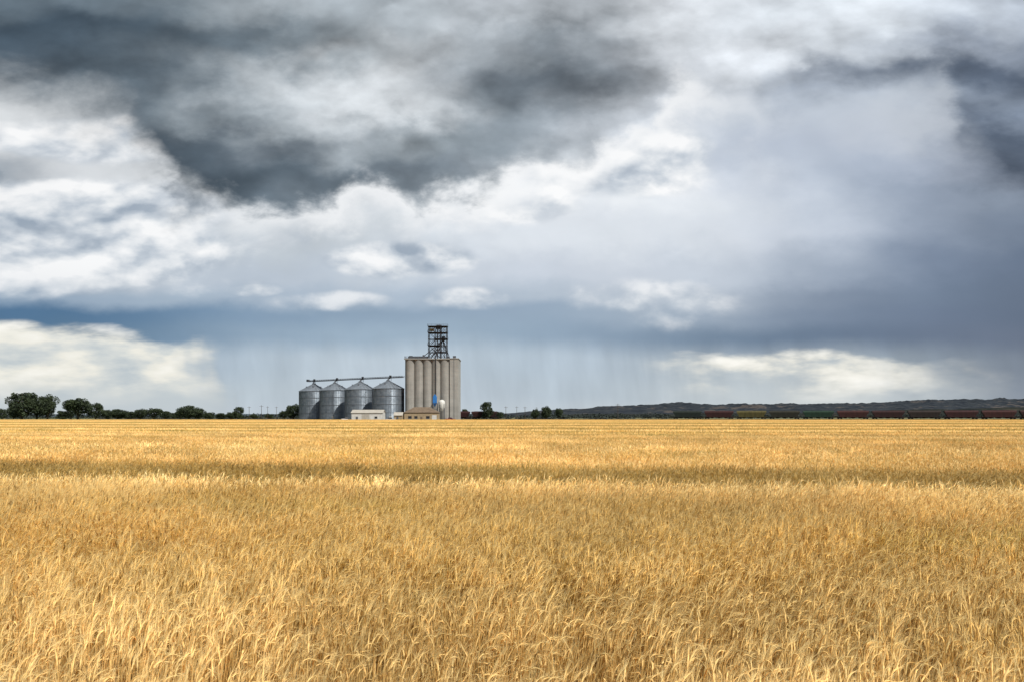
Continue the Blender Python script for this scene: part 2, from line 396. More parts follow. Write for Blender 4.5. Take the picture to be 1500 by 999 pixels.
# ------------------------------------------------------------------ hills
def hills():
    def ridge(name, y0, depth, prof, seed, c1, c2, c3, rugged):
        nx, ny = 520, 36
        xs = np.linspace(prof[0][0], prof[-1][0], nx)
        base = np.interp(xs, [q[0] for q in prof], [q[1] for q in prof])
        V = []
        for j in range(ny):
            t = j/(ny-1); yy = y0 + depth*t
            s = np.sin(min(1, t*1.25)*math.pi/2)**0.8
            gul = np.abs(fbm(xs/130.0, np.full(nx, yy/170.0), seed, 5)-0.5)*2
            big = fbm(xs/420.0, np.full(nx, yy/600.0), seed+9, 3)
            h = base*s*(0.70 + 0.34*big) * (1-rugged*gul*(1-0.3*t)) + 0.20*base*s*(fbm(xs/45.0, np.full(nx, yy/60.0), seed+5, 3)-0.5)
            if j == 0: h = np.full(nx, -1.0)
            V += list(zip(xs, np.full(nx, yy), h))
        Fs = [(j*nx+i, j*nx+i+1, (j+1)*nx+i+1, (j+1)*nx+i) for j in range(ny-1) for i in range(nx-1)]
        m = bpy.data.materials.new(name); m.use_nodes = True; t = m.node_tree; g = G(t)
        p = t.nodes['Principled BSDF']; p.inputs['Roughness'].default_value = 1.0; p.inputs['Specular IOR Level'].default_value = 0.1
        geo = g.node('ShaderNodeNewGeometry')
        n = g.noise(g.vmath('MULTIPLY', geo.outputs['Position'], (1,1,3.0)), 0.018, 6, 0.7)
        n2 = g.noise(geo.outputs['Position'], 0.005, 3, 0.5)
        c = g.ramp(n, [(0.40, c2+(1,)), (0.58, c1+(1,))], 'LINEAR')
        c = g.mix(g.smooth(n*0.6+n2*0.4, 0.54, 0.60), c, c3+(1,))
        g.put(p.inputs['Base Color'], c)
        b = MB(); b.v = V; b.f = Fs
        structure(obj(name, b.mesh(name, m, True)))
    P = lambda px, h, D: ((px-750)/F*D, h/F*D+CAMZ)
    ridge("badland_hills", 3300, 900, [P(640,0,3800),P(720,5,3800),P(800,12,3800),P(900,19,3800),P(1000,23,3800),P(1130,23,3800),P(1300,26,3800),P(1420,30,3800),P(1500,32,3800),P(1700,38,3800)], 3,
          (0.034,0.041,0.048), (0.016,0.021,0.029), (0.085,0.074,0.068), 0.50)  # bluish grey base colours, with distance haze put into them
    ridge("prairie_hills", 2000, 500, [P(760,0,2400),P(860,5,2400),P(1000,6,2400),P(1200,7,2400),P(1350,11,2400),P(1500,14,2400),P(1700,20,2400)], 21,
          (0.020,0.023,0.017), (0.007,0.010,0.010), (0.055,0.046,0.032), 0.4)
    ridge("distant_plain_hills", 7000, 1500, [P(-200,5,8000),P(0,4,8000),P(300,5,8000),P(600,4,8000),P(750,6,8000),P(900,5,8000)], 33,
          (0.09,0.12,0.145), (0.07,0.095,0.12), (0.12,0.13,0.14), 0.3)  # paler blue tones, air haze painted into the hill colour
hills()

# ------------------------------------------------------------------ wheat
def wheat():
    verts = []; faces4 = []; faces3 = []; part = []; rnd = []; src = []
    def emit(vs, f4, f3, pt, rn, sid):
        o = len(verts); verts.extend(vs); part.extend(pt); rnd.extend([rn]*len(vs)); src.extend([sid]*len(vs))
        faces4.extend([tuple(i+o for i in f) for f in f4]); faces3.extend([tuple(i+o for i in f) for f in f3])
    R = random.Random(11)
    NOD = 0.3   # preferred nodding direction, with the wind
    def stalk_path(lod, R, size):
        bx, by = R.uniform(-size/2, size/2), R.uniform(-size/2, size/2)
        H = R.gauss(0.71, 0.10)
        az = R.gauss(NOD, 0.8) if R.random() < 0.75 else R.uniform(0, 6.28)
        lean = abs(R.gauss(0.03, 0.04))
        d = Vector((math.cos(az), math.sin(az), 0))
        pts = []
        n = {0: 4, 1: 3, 2: 2}[lod]
        for i in range(n):
            t = i/(n-1); pts.append(Vector((bx, by, 0)) + d*(lean*t*t) + Vector((0, 0, H*t)))
        return pts, d, H
    def near(sid, R):
        for s in range(26):
            pts, d, H = stalk_path(0, R, 0.34); rn = R.random(); w = 0.0021
            side = Vector((-d.y, d.x, 0))
            vs = []; pt = []; m_ = len(pts)
            for i, p in enumerate(pts):
                for k in range(3):
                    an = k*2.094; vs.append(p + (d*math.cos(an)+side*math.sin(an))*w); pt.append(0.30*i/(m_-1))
            f4 = [(i*3+k, i*3+(k+1) % 3, (i+1)*3+(k+1) % 3, (i+1)*3+k) for i in range(m_-1) for k in range(3)]
            emit(vs, f4, [], pt, rn, sid)
            th = R.uniform(0.0, 0.4); bend = R.uniform(0.1, 0.7) if R.random() < 0.6 else R.uniform(0.8, 2.0); L = R.uniform(0.06, 0.09)
            p = pts[-1].copy(); n = 6; vs = []; pt = []; cen = []; tan = []
            for i in range(n):
                a = th + bend*i/(n-1); tg = d*math.sin(a) + Vector((0,0,math.cos(a)))
                cen.append(p.copy()); tan.append(tg)
                nn = side.cross(tg); r = [0.0020,0.0056,0.0044,0.0055,0.0040,0.0012][i]
                for k in range(4):
                    an = k*math.pi/2; vs.append(p + (side*math.cos(an)*1.2+nn*math.sin(an)*0.8)*r); pt.append(0.60 + 0.14*(i % 2))
                p += tg*(L/(n-1))
            f4 = [(i*4+k, i*4+(k+1) % 4, (i+1)*4+(k+1) % 4, (i+1)*4+k) for i in range(n-1) for k in range(4)]
            emit(vs, f4, [], pt, rn, sid)
            for j in range(13):
                i = R.randint(1, n-1); c = cen[i]; tg = tan[i]
                dr = (tg + side*R.uniform(-0.24, 0.24) + side.cross(tg)*R.uniform(-0.20, 0.20)).normalized()
                La = R.uniform(0.06, 0.12); sd = Vector((R.uniform(-1,1), R.uniform(-1,1), R.uniform(-1,1))).cross(dr).normalized()*0.0009
                tip = c + dr*La + Vector((0,0,-La*0.04))
                emit([c-sd, c+sd, tip], [], [(0,1,2)], [0.82]*2+[1.0], rn, sid)
            if R.random() < 0.4:
                z0 = R.uniform(0.2, 0.6)*H; az2 = R.uniform(0, 6.28); e = Vector((math.cos(az2), math.sin(az2), 0)); sd = Vector((-e.y, e.x, 0))*R.uniform(0.0015,0.003)
                c = pts[0].lerp(pts[-1], z0/H); q = [c, c+e*0.02+Vector((0,0,.08)), c+e*0.045+Vector((0,0,0.13)), c+e*0.07+Vector((0,0,0.10))]
                vs = []
                for i, pp in enumerate(q): k = [0.7,1,0.8,0.1][i]; vs += [pp-sd*k, pp+sd*k]
                emit(vs, [(0,1,3,2),(2,3,5,4),(4,5,7,6)], [], [0.35]*8, rn, sid)
    def mid(sid, R):
        for s in range(88):
            pts, d, H = stalk_path(1, R, 0.72); rn = R.random(); side = Vector((-d.y, d.x, 0))
            a0 = R.uniform(0, 3.14); sd = Vector((math.cos(a0), math.sin(a0), 0))*0.003
            vs = []
            for p in pts: vs += [p-sd, p+sd]
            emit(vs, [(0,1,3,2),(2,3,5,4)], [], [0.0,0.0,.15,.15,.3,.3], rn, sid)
            th = R.uniform(0.0, 0.4); L = 0.085; p = pts[-1]; tg = d*math.sin(th)+Vector((0,0,math.cos(th))); th2 = th+R.uniform(.1,0.9)
            tg2 = d*math.sin(th2)+Vector((0,0,math.cos(th2))); p1 = p+tg*L*0.5; p2 = p1+tg2*L*0.5; p3 = p2+tg2*0.08+Vector((0,0,-0.01))
            for ax in (side, side.cross(tg)):
                q = ax*0.0064
                emit([p-q*0.4, p+q*0.4, p1+q, p1-q, p2+q*0.7, p2-q*0.7], [(0,1,2,3),(3,2,4,5)], [], [0.66]*6, rn, sid)
            for kx in (-0.03, 0.0, 0.03):
                t = p3 + side*kx + side.cross(tg)*R.uniform(-0.025,0.025); q = side*0.0024
                emit([p1-q, p1+q, t], [], [(0,1,2)], [0.85,0.85,1.0], rn, sid)
    def far(sid, R):
        for s in range(330):
            x, y = R.uniform(-1.1,1.1), R.uniform(-1.1,1.1); H = R.gauss(0.79, 0.07); rn = R.random()
            a0 = R.uniform(-0.9, 0.9); sd = Vector((math.cos(a0), math.sin(a0), 0))
            l = R.uniform(-0.08,0.08); w = R.uniform(0.015,0.04)
            vs = [Vector((x,y,0))-sd*w*0.5, Vector((x,y,0))+sd*w*0.5, Vector((x+l*.5,y,H*0.72))+sd*w, Vector((x+l*.5,y,H*0.72))-sd*w, Vector((x+l,y,H))+sd*w*0.35, Vector((x+l,y,H))-sd*w*0.35]
            emit(vs, [(0,1,2,3),(3,2,4,5)], [], [0.0,0.0,0.35,0.35,0.8,0.8], rn, sid)
    NK = (8, 6, 4); sid = 0; ids = []
    for l, fn in enumerate((near, mid, far)):
        ids.append([])
        for k in range(NK[l]): fn(sid, R); ids[l].append(sid); sid += 1
    nv = len(verts)
    def scatter(l, y0, y1, step, marg, off):
        ys = np.arange(y0, y1, step); out = []
        for yy in ys:
            hw = yy*marg + off; xs = np.arange(-hw, hw, step); out.append(np.stack([xs, np.full(len(xs), yy)], 1))
        A = np.concatenate(out); A += rng.uniform(-step*0.42, step*0.42, A.shape) if l < 2 else rng.uniform(-step*0.2, step*0.2, A.shape)
        return A
    # the first metres are sown along the band direction so the strip edges stay crisp
    zones = [scatter(0, 2.4, 16.0, 0.25, 0.74, 1.5), scatter(1, 16.0, 62, 0.52, 0.72, 2), scatter(2, 62, FIELD_END, 1.95, 0.72, 4)]
    ptco = []; ptrot = []; ptscl = []; ptint = []; pgrn = []; plod = []; ppick = []
    pale = [(15.8,0.42,1.5),(24.0,0.55,1.0),(26.2,0.35,0.6),(29.5,0.6,0.9),(34.0,0.8,1.1),(38.5,0.7,0.6),(44,1.0,0.9),(54,1.4,1.0),(66,1.8,0.6),(82,2.6,0.9),(108,4.5,0.7),(145,7,0.7),(205,12,0.6),(300,20,0.5)]
    for l, A in enumerate(zones):
        x, y = A[:,0], A[:,1]; s = y + 0.16*x + (fbm(x/12, y/12, 40)-0.5)*0.008*y; n = len(A)
        lo = fbm(x/3.2, y/3.2, 1); me = fbm(x/0.9, y/0.9, 5); big = fbm(x/40, y/14, 8)
        tint = 1.0 + (lo-0.5)*0.32 + (me-0.5)*0.40 + (big-0.5)*0.16 + rng.normal(0, 0.06, n)
        hgt = 1.0 + (lo-0.5)*0.14 + (me-0.5)*0.24*np.clip((19-y)/6, 0.4, 1)
        grn = -0.42*np.clip((8.5-y)/4.5, 0, 1)          # sun-bleached heads nearest the road
        tint += 0.10*np.clip((8.5-y)/4.5, 0, 1)
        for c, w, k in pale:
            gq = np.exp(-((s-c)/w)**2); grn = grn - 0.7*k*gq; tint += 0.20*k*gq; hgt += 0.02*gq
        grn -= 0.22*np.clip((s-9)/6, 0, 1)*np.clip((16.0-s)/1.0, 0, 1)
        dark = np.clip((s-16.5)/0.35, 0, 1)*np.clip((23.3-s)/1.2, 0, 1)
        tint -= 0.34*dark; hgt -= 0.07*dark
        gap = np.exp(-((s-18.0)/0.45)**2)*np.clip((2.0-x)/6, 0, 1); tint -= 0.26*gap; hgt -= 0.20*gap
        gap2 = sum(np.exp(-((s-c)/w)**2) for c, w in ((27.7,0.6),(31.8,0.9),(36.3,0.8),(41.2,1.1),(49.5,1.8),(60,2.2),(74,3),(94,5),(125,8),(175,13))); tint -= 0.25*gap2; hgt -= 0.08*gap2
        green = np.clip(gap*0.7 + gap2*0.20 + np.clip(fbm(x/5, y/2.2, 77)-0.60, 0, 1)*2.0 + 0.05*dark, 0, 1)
        grn = grn + green
        ang = fbm(x/4.0, y/4.0, 13, 3)*9.0
        lodge = np.clip(fbm(x/2.2, y/2.2, 23)-0.52, 0, 1)*1.1 + 0.015
        if l == 1: lodge = lodge*0.4
        if l == 2: lodge = lodge*0
        rx = np.sin(ang)*lodge; ry = np.cos(ang)*lodge
        rz = rng.normal(0, 0.4, n) + (fbm(x/2.5, y/2.5, 61, 2)-0.5)*2.6 if l < 2 else rng.choice([0, math.pi], n)
        ptco.append(np.stack([x, y, np.zeros(n)], 1)); ptrot.append(np.stack([rx, ry, rz], 1))
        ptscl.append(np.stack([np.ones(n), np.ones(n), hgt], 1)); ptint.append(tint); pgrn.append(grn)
        plod.append(np.full(n, -1-l)); ppick.append(rng.integers(0, NK[l], n))
    ptco = np.concatenate(ptco); npnt = len(ptco)
    me = bpy.data.meshes.new("wheat_field")
    allv = np.concatenate([np.array([tuple(v) for v in verts], dtype=np.float32), ptco.astype(np.float32)])
    NV = len(allv)
    loops = np.concatenate([np.array(faces4, dtype=np.int32).ravel(), np.array(faces3, dtype=np.int32).ravel()])
    n4, n3 = len(faces4), len(faces3)
    starts = np.concatenate([np.arange(n4)*4, n4*4+np.arange(n3)*3]).astype(np.int32)
    me.vertices.add(NV); me.vertices.foreach_set('co', allv.ravel())
    me.loops.add(len(loops)); me.loops.foreach_set('vertex_index', loops)
    me.polygons.add(n4+n3); me.polygons.foreach_set('loop_start', starts)
    me.update(calc_edges=True)
    def attr(name, typ, arr, key='value'):
        at = me.attributes.new(name, typ, 'POINT'); at.data.foreach_set(key, np.ascontiguousarray(arr).ravel())
    z1 = np.zeros(npnt, dtype=np.float32); zs = np.zeros(nv, dtype=np.float32)
    attr('part', 'FLOAT', np.concatenate([np.array(part, dtype=np.float32), z1]))
    attr('rnd', 'FLOAT', np.concatenate([np.array(rnd, dtype=np.float32), z1]))
    attr('src', 'INT', np.concatenate([np.array(src, dtype=np.int32), np.concatenate(plod).astype(np.int32)]))
    attr('pick', 'INT', np.concatenate([np.zeros(nv, np.int32), np.concatenate(ppick).astype(np.int32)]))
    attr('tint', 'FLOAT', np.concatenate([zs, np.concatenate(ptint).astype(np.float32)]))
    attr('grn', 'FLOAT', np.concatenate([zs, np.concatenate(pgrn).astype(np.float32)]))
    attr('prot', 'FLOAT_VECTOR', np.concatenate([np.zeros((nv,3)), np.concatenate(ptrot)]).astype(np.float32), 'vector')
    attr('pscl', 'FLOAT_VECTOR', np.concatenate([np.ones((nv,3)), np.concatenate(ptscl)]).astype(np.float32), 'vector')
    m = bpy.data.materials.new("wheat_straw"); m.use_nodes = True; t = m.node_tree; g = G(t)
    def at(name, typ='GEOMETRY'):
        n = g.node('ShaderNodeAttribute', attribute_type=typ, attribute_name=name); return S(g, n.outputs['Fac'])
    pc = at('part'); rr = at('rnd'); ti = at('tint', 'INSTANCER'); gr = at('grn', 'INSTANCER')
    col = g.ramp(pc, [(0.0, (0.17,0.08,0.02,1)), (0.13, (0.44,0.24,0.055,1)), (0.30, (0.83,0.53,0.14,1)), (0.4, (0.85,0.60,0.21,1)), (0.60, (0.80,0.50,0.13,1)), (0.74, (0.94,0.67,0.25,1)), (0.85, (0.95,0.70,0.28,1)), (1.0, (0.98,0.83,0.46,1))], 'LINEAR')  # brown stem feet, darkened further to put shade between stalks into the colour
    col = g.mix(rr*0.36, col, (0.68,0.38,0.07,1))
    col = g.mix(g.math('MAXIMUM', gr*-1.0, 0.0, clamp=True)*g.smooth(pc, 0.05, 0.35), col, (0.96,0.80,0.43,1))
    col = g.mix(g.math('MAXIMUM', gr, 0.0, clamp=True), col, (0.33,0.30,0.06,1))
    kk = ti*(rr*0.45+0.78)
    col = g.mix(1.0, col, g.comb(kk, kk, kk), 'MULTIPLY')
    df = g.node('ShaderNodeBsdfDiffuse'); g.put(df.inputs[0], col)
    tr = g.node('ShaderNodeBsdfTranslucent'); g.put(tr.inputs[0], col)
    ms = g.node('ShaderNodeMixShader'); ms.inputs[0].default_value = 0.24
    t.links.new(df.outputs[0], ms.inputs[1]); t.links.new(tr.outputs[0], ms.inputs[2]); t.links.new(ms.outputs[0], t.nodes['Material Output'].inputs[0])
    t.nodes.remove(t.nodes['Principled BSDF'])
    me.materials.append(m)
    o = obj("wheat_field", me); o["kind"] = "stuff"; o["label"] = "ripe golden barley field with nodding bearded heads"; o["category"] = "wheat field"
    ng = bpy.data.node_groups.new("wheat_scatter", 'GeometryNodeTree')
    ng.interface.new_socket("Geometry", in_out='INPUT', socket_type='NodeSocketGeometry')
    ng.interface.new_socket("Geometry", in_out='OUTPUT', socket_type='NodeSocketGeometry')
    N = ng.nodes; L = ng.links
    gi = N.new('NodeGroupInput'); go = N.new('NodeGroupOutput')
    def named(name, typ):
        n = N.new('GeometryNodeInputNamedAttribute'); n.data_type = typ; n.inputs['Name'].default_value = name
        return n.outputs['Attribute']
    srcs = named('src', 'INT')
    def sepg(k):
        c = N.new('FunctionNodeCompare'); c.data_type = 'INT'; c.operation = 'EQUAL'
        ins = [s for s in c.inputs if s.type == 'INT']; L.new(srcs, ins[0]); ins[1].default_value = k
        s = N.new('GeometryNodeSeparateGeometry'); s.domain = 'POINT'; L.new(gi.outputs[0], s.inputs['Geometry']); L.new(c.outputs[0], s.inputs['Selection'])
        return s.outputs['Selection']
    final = N.new('GeometryNodeJoinGeometry')
    for l in range(3):
        j = N.new('GeometryNodeJoinGeometry')
        for k in ids[l]:
            gt = N.new('GeometryNodeGeometryToInstance'); L.new(sepg(k), gt.inputs[0]); L.new(gt.outputs[0], j.inputs[0])
        ip = N.new('GeometryNodeInstanceOnPoints'); L.new(sepg(-1-l), ip.inputs['Points']); L.new(j.outputs[0], ip.inputs['Instance'])
        ip.inputs['Pick Instance'].default_value = True
        L.new(named('pick', 'INT'), ip.inputs['Instance Index'])
        er = N.new('FunctionNodeEulerToRotation'); L.new(named('prot', 'FLOAT_VECTOR'), er.inputs[0]); L.new(er.outputs[0], ip.inputs['Rotation'])
        L.new(named('pscl', 'FLOAT_VECTOR'), ip.inputs['Scale'])
        L.new(ip.outputs[0], final.inputs[0])
    L.new(final.outputs[0], go.inputs[0])
    md = o.modifiers.new("scatter", 'NODES'); md.node_group = ng
    print("wheat verts", nv, "points", npnt)
wheat()

# ------------------------------------------------------------------ concrete grain elevator
def elevator():
    T = thing("grain_elevator", "tall concrete grain elevator topped by a dark steel lattice tower", "grain elevator", (-58.3, 432, 0))
    D, H = 20.0, 33.2; r = 2.80; st = 4.72; n = 5
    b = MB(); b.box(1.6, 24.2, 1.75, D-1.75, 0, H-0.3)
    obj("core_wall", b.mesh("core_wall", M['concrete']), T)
    sb = MB()
    sb.lathe([(r, 0), (r, H*0.33), (r, H*0.66), (r, H)], 40); sm = sb.mesh("silo_cylinder", M['concrete'], True)
    for i in range(n):
        for j in range(4):
            if j in (1, 2) and i not in (0,): continue
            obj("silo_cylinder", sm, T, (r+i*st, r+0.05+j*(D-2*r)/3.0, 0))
    b = MB(); b.box(24.5, 29.2, 0.6, D-0.6, 0, H+0.3)
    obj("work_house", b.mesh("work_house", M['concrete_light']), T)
    b = MB(); b.box(-0.25, 24.48, -0.2, D+0.2, H+0.003, H+0.55)
    obj("roof_slab", b.mesh("roof_slab", M['concrete_light']), T)
    b = MB(); b.box(24.485, 29.45, 0.35, D-0.3, H+0.305, H+0.75)
    obj("work_house_roof", b.mesh("work_house_roof", M['concrete_light']), T)
    b = MB(); b.box(26.7, 26.9, 0.50, 0.59, 0.5, H); obj("rain_pipe", b.mesh("rain_pipe", M['grey_steel']), T)
    b = MB(); zt = H+0.56
    for (x0, y0, x1, y1) in ((0,0,24.2,0),(0,0,0,D),(0,D,24.2,D)):
        for h in (0.55, 1.1): b.tube((x0,y0,zt+h), (x1,y1,zt+h), 0.06, n=4)
        L = math.hypot(x1-x0, y1-y0); k = int(L/2)
        for i in range(k+1): b.tube((x0+(x1-x0)*i/k, y0+(y1-y0)*i/k, zt), (x0+(x1-x0)*i/k, y0+(y1-y0)*i/k, zt+1.1), 0.06, n=4)
    obj("railing", b.mesh("railing", M['dark_steel']), T)
    b = MB(); b.box(1.5, 12.5, 4, 5.2, zt+0.3, zt+1.4)
    for x in (2, 5, 8, 11): b.box(x, x+0.3, 4.1, 5.1, zt, zt+0.31)
    obj("roof_conveyor", b.mesh("roof_conveyor", M['grey_steel']), T)
    for bx in ((2.2, 4.0, 2.2, 3.6, zt, zt+1.6), (7.0, 8.2, 2.0, 3.2, zt, zt+1.3), (9.6, 10.6, 1.6, 2.6, zt, zt+2.0), (23.0, 24.0, 2.0, 3.4, zt, zt+1.2), (26.0, 27.6, 3.0, 5.0, zt+0.2, zt+1.6)):
        b = MB(); b.box(*bx); obj("roof_fan", b.mesh("roof_fan", M['grey_steel']), T)
    tx0, tx1, ty0, ty1 = 12.3, 22.3, 6.0, 12.0; z0 = H+0.56; z1 = 51.8
    lv = [z0+(z1-z0)*q for q in (0, 0.22, 0.42, 0.62, 0.81, 1.0)]
    b = MB(); c = 0.17
    xs3 = (tx0, tx0+3.6, tx1-3.2, tx1)
    for x in xs3:
        for y in (ty0, ty1): b.box(x-c, x+c, y-c, y+c, z0, z1)
    for z in lv[1:]:
        for y in (ty0, ty1): b.box(tx0+c, tx1-c, y-0.14, y+0.14, z-0.34, z-0.02)
        for x in xs3: b.box(x-0.14, x+0.14, ty0+c, ty1-c, z-0.28, z-0.03)
    for a_, z in enumerate(lv[:-1]):
        zz = lv[a_+1]
        for y in (ty0, ty1):
            s = a_ % 2
            for q in range(3):
                xa, xb = xs3[q], xs3[q+1]
                if (q+s) % 2: xa, xb = xb, xa
                b.tube((xa, y, z), (xb, y, zz), 0.10, n=4)
                if q != 1: b.tube((xb, y, z), (xa, y, zz), 0.07, n=4)
        for x in (tx0, tx1): b.tube((x, ty0, z), (x, ty1, zz), 0.10, n=4)
    TF = obj("tower_frame", b.mesh("tower_frame", M['dark_steel']), T)
    for i, z in enumerate(lv[1:]):
        b = MB()
        xa, xb = ((tx0, tx1) if i >= 3 else ((tx0, tx0+6.2) if i % 2 else (tx0+3.8, tx1)))
        b.box(xa-0.5, xb+0.5, ty0-0.6, ty1+0.4, z, z+0.10)
        for h in (0.55, 1.1):
            b.tube((xa-0.5, ty0-0.6, z+h), (xb+0.5, ty0-0.6, z+h), 0.05, n=4); b.tube((xa-0.5, ty0-0.6, z+h), (xa-0.5, ty1+0.4, z+h), 0.05, n=4); b.tube((xb+0.5, ty0-0.6, z+h), (xb+0.5, ty1+0.4, z+h), 0.05, n=4)
        for q in range(6): b.tube((xa-0.5+(xb-xa+1)*q/5, ty0-0.6, z), (xa-0.5+(xb-xa+1)*q/5, ty0-0.6, z+1.1), 0.05, n=4)
        obj("platform", b.mesh("platform", M['dark_steel']), TF)
    for i in range(5):   # zigzag stair flights inside the frame
        b = MB(); xa, xb = (13.2, 16.2) if i % 2 == 0 else (16.2, 13.2)
        for yy in (7.0, 7.9): b.tube((xa, yy, lv[i]), (xb, yy, lv[i+1]), 0.09, n=4)
        obj("stair_flight", b.mesh("stair_flight", M['dark_steel']), TF)
    for x in (16.9, 18.3):
        b = MB(); b.box(x, x+0.6, 8.2, 9.0, z0, z1+0.4); obj("bucket_leg", b.mesh("bucket_leg", M['grey_steel']), T)
    b = MB(); b.lathe([(0.1, 46.5), (1.1, 46.0), (1.2, 44.6), (0.3, 43.4)], 12, 20.4, 8.6)
    DI = obj("distributor", b.mesh("distributor", M['grey_steel']), T)
    for (sx, sy) in ((11.5,3),(14.0,2),(16.2,1.5),(23.0,3),(24.2,6),(21.5,2),(12.5,14),(22.5,15),(8.0,7)):
        b = MB(); b.tube((20.2, 8.5, 44.4), (sx, sy, z0+0.2), 0.2, n=6); obj("grain_spout", b.mesh("grain_spout", M['dark_steel']), DI)
    b = MB(); b.box(13.0, 15.2, 7.2, 9.0, 49.2, 50.6)
    obj("drive_housing", b.mesh("drive_housing", M['yellow_paint']), T)
    b = MB(); b.box(16.5, 19.3, 7.7, 9.5, z1-1.5, z1+0.9)
    obj("leg_head", b.mesh("leg_head", M['grey_steel']), T)
    b = MB(); px = 17.0
    b.tube((px, -0.35, 13), (px, -0.35, H+1), 0.18, n=8); b.tube((px, -0.35, H+1), (18.6, 8, 40), 0.18, n=8); b.tube((px, -0.35, 13), (px-0.6, -5.0, 9.5), 0.18, n=8)
    obj("down_pipe", b.mesh("down_pipe", M['dark_steel']), T)
    L = thing("loadout_tower", "slim steel truck loadout frame with a blue hopper head", "loadout tower", (-42.6, 425.5, 0))
    b = MB()
    for x in (0, 2.6):
        for y in (0, 2.6): b.box(x-0.13, x+0.13, y-0.13, y+0.13, 0, 9.5)
    for z in (3.2, 6.4, 9.4):
        for y in (0, 2.6): b.box(0.13, 2.47, y-0.1, y+0.1, z-0.2, z)
        for x in (0, 2.6): b.box(x-0.1, x+0.1, 0.13, 2.47, z-0.19, z-0.01)
    for z, zz in ((0,3.2),(3.2,6.4),(6.4,9.4)): b.tube((0,0,z),(2.6,0,zz),0.08,n=4); b.tube((0,2.6,z),(0,0,zz),0.08,n=4)
    obj("frame", b.mesh("frame", M['grey_steel']), L)
    b = MB(); b.box(0.3, 2.3, 0.3, 2.3, 9.5, 13.0); b.add([(0.3,0.3,9.5),(2.3,0.3,9.5),(2.3,2.3,9.5),(0.3,2.3,9.5),(1.1,1.1,7.6),(1.5,1.1,7.6),(1.5,1.5,7.6),(1.1,1.5,7.6)], [(0,1,5,4),(1,2,6,5),(2,3,7,6),(3,0,4,7),(4,5,6,7)])
    b.prism([(0.3,13.0),(2.3,13.0),(1.3,14.3)], 'y', 0.3, 2.3)
    obj("hopper", b.mesh("hopper", M['blue_paint']), L)
    K = thing("hopper_tank", "white domed hopper tank raised on steel legs", "tank", (-37.5, 425.5, 0))
    b = MB(); pr = [(0.25, 5.2), (1.75, 7.2), (1.75, 9.8)] + [(1.75*math.cos(q), 9.8+1.5*math.sin(q)) for q in (0.3, 0.6, 0.9, 1.2, 1.5)]
    b.lathe(pr, 20); obj("tank_shell", b.mesh("tank_shell", M['white_tank'], True), K)
    for q in range(4):
        b = MB(); an = math.pi/4+q*math.pi/2; b.tube((1.85*math.cos(an), 1.85*math.sin(an), 0), (1.85*math.cos(an), 1.85*math.sin(an), 9), 0.12, n=6)
        obj("leg", b.mesh("leg", M['grey_steel']), K)
elevator()

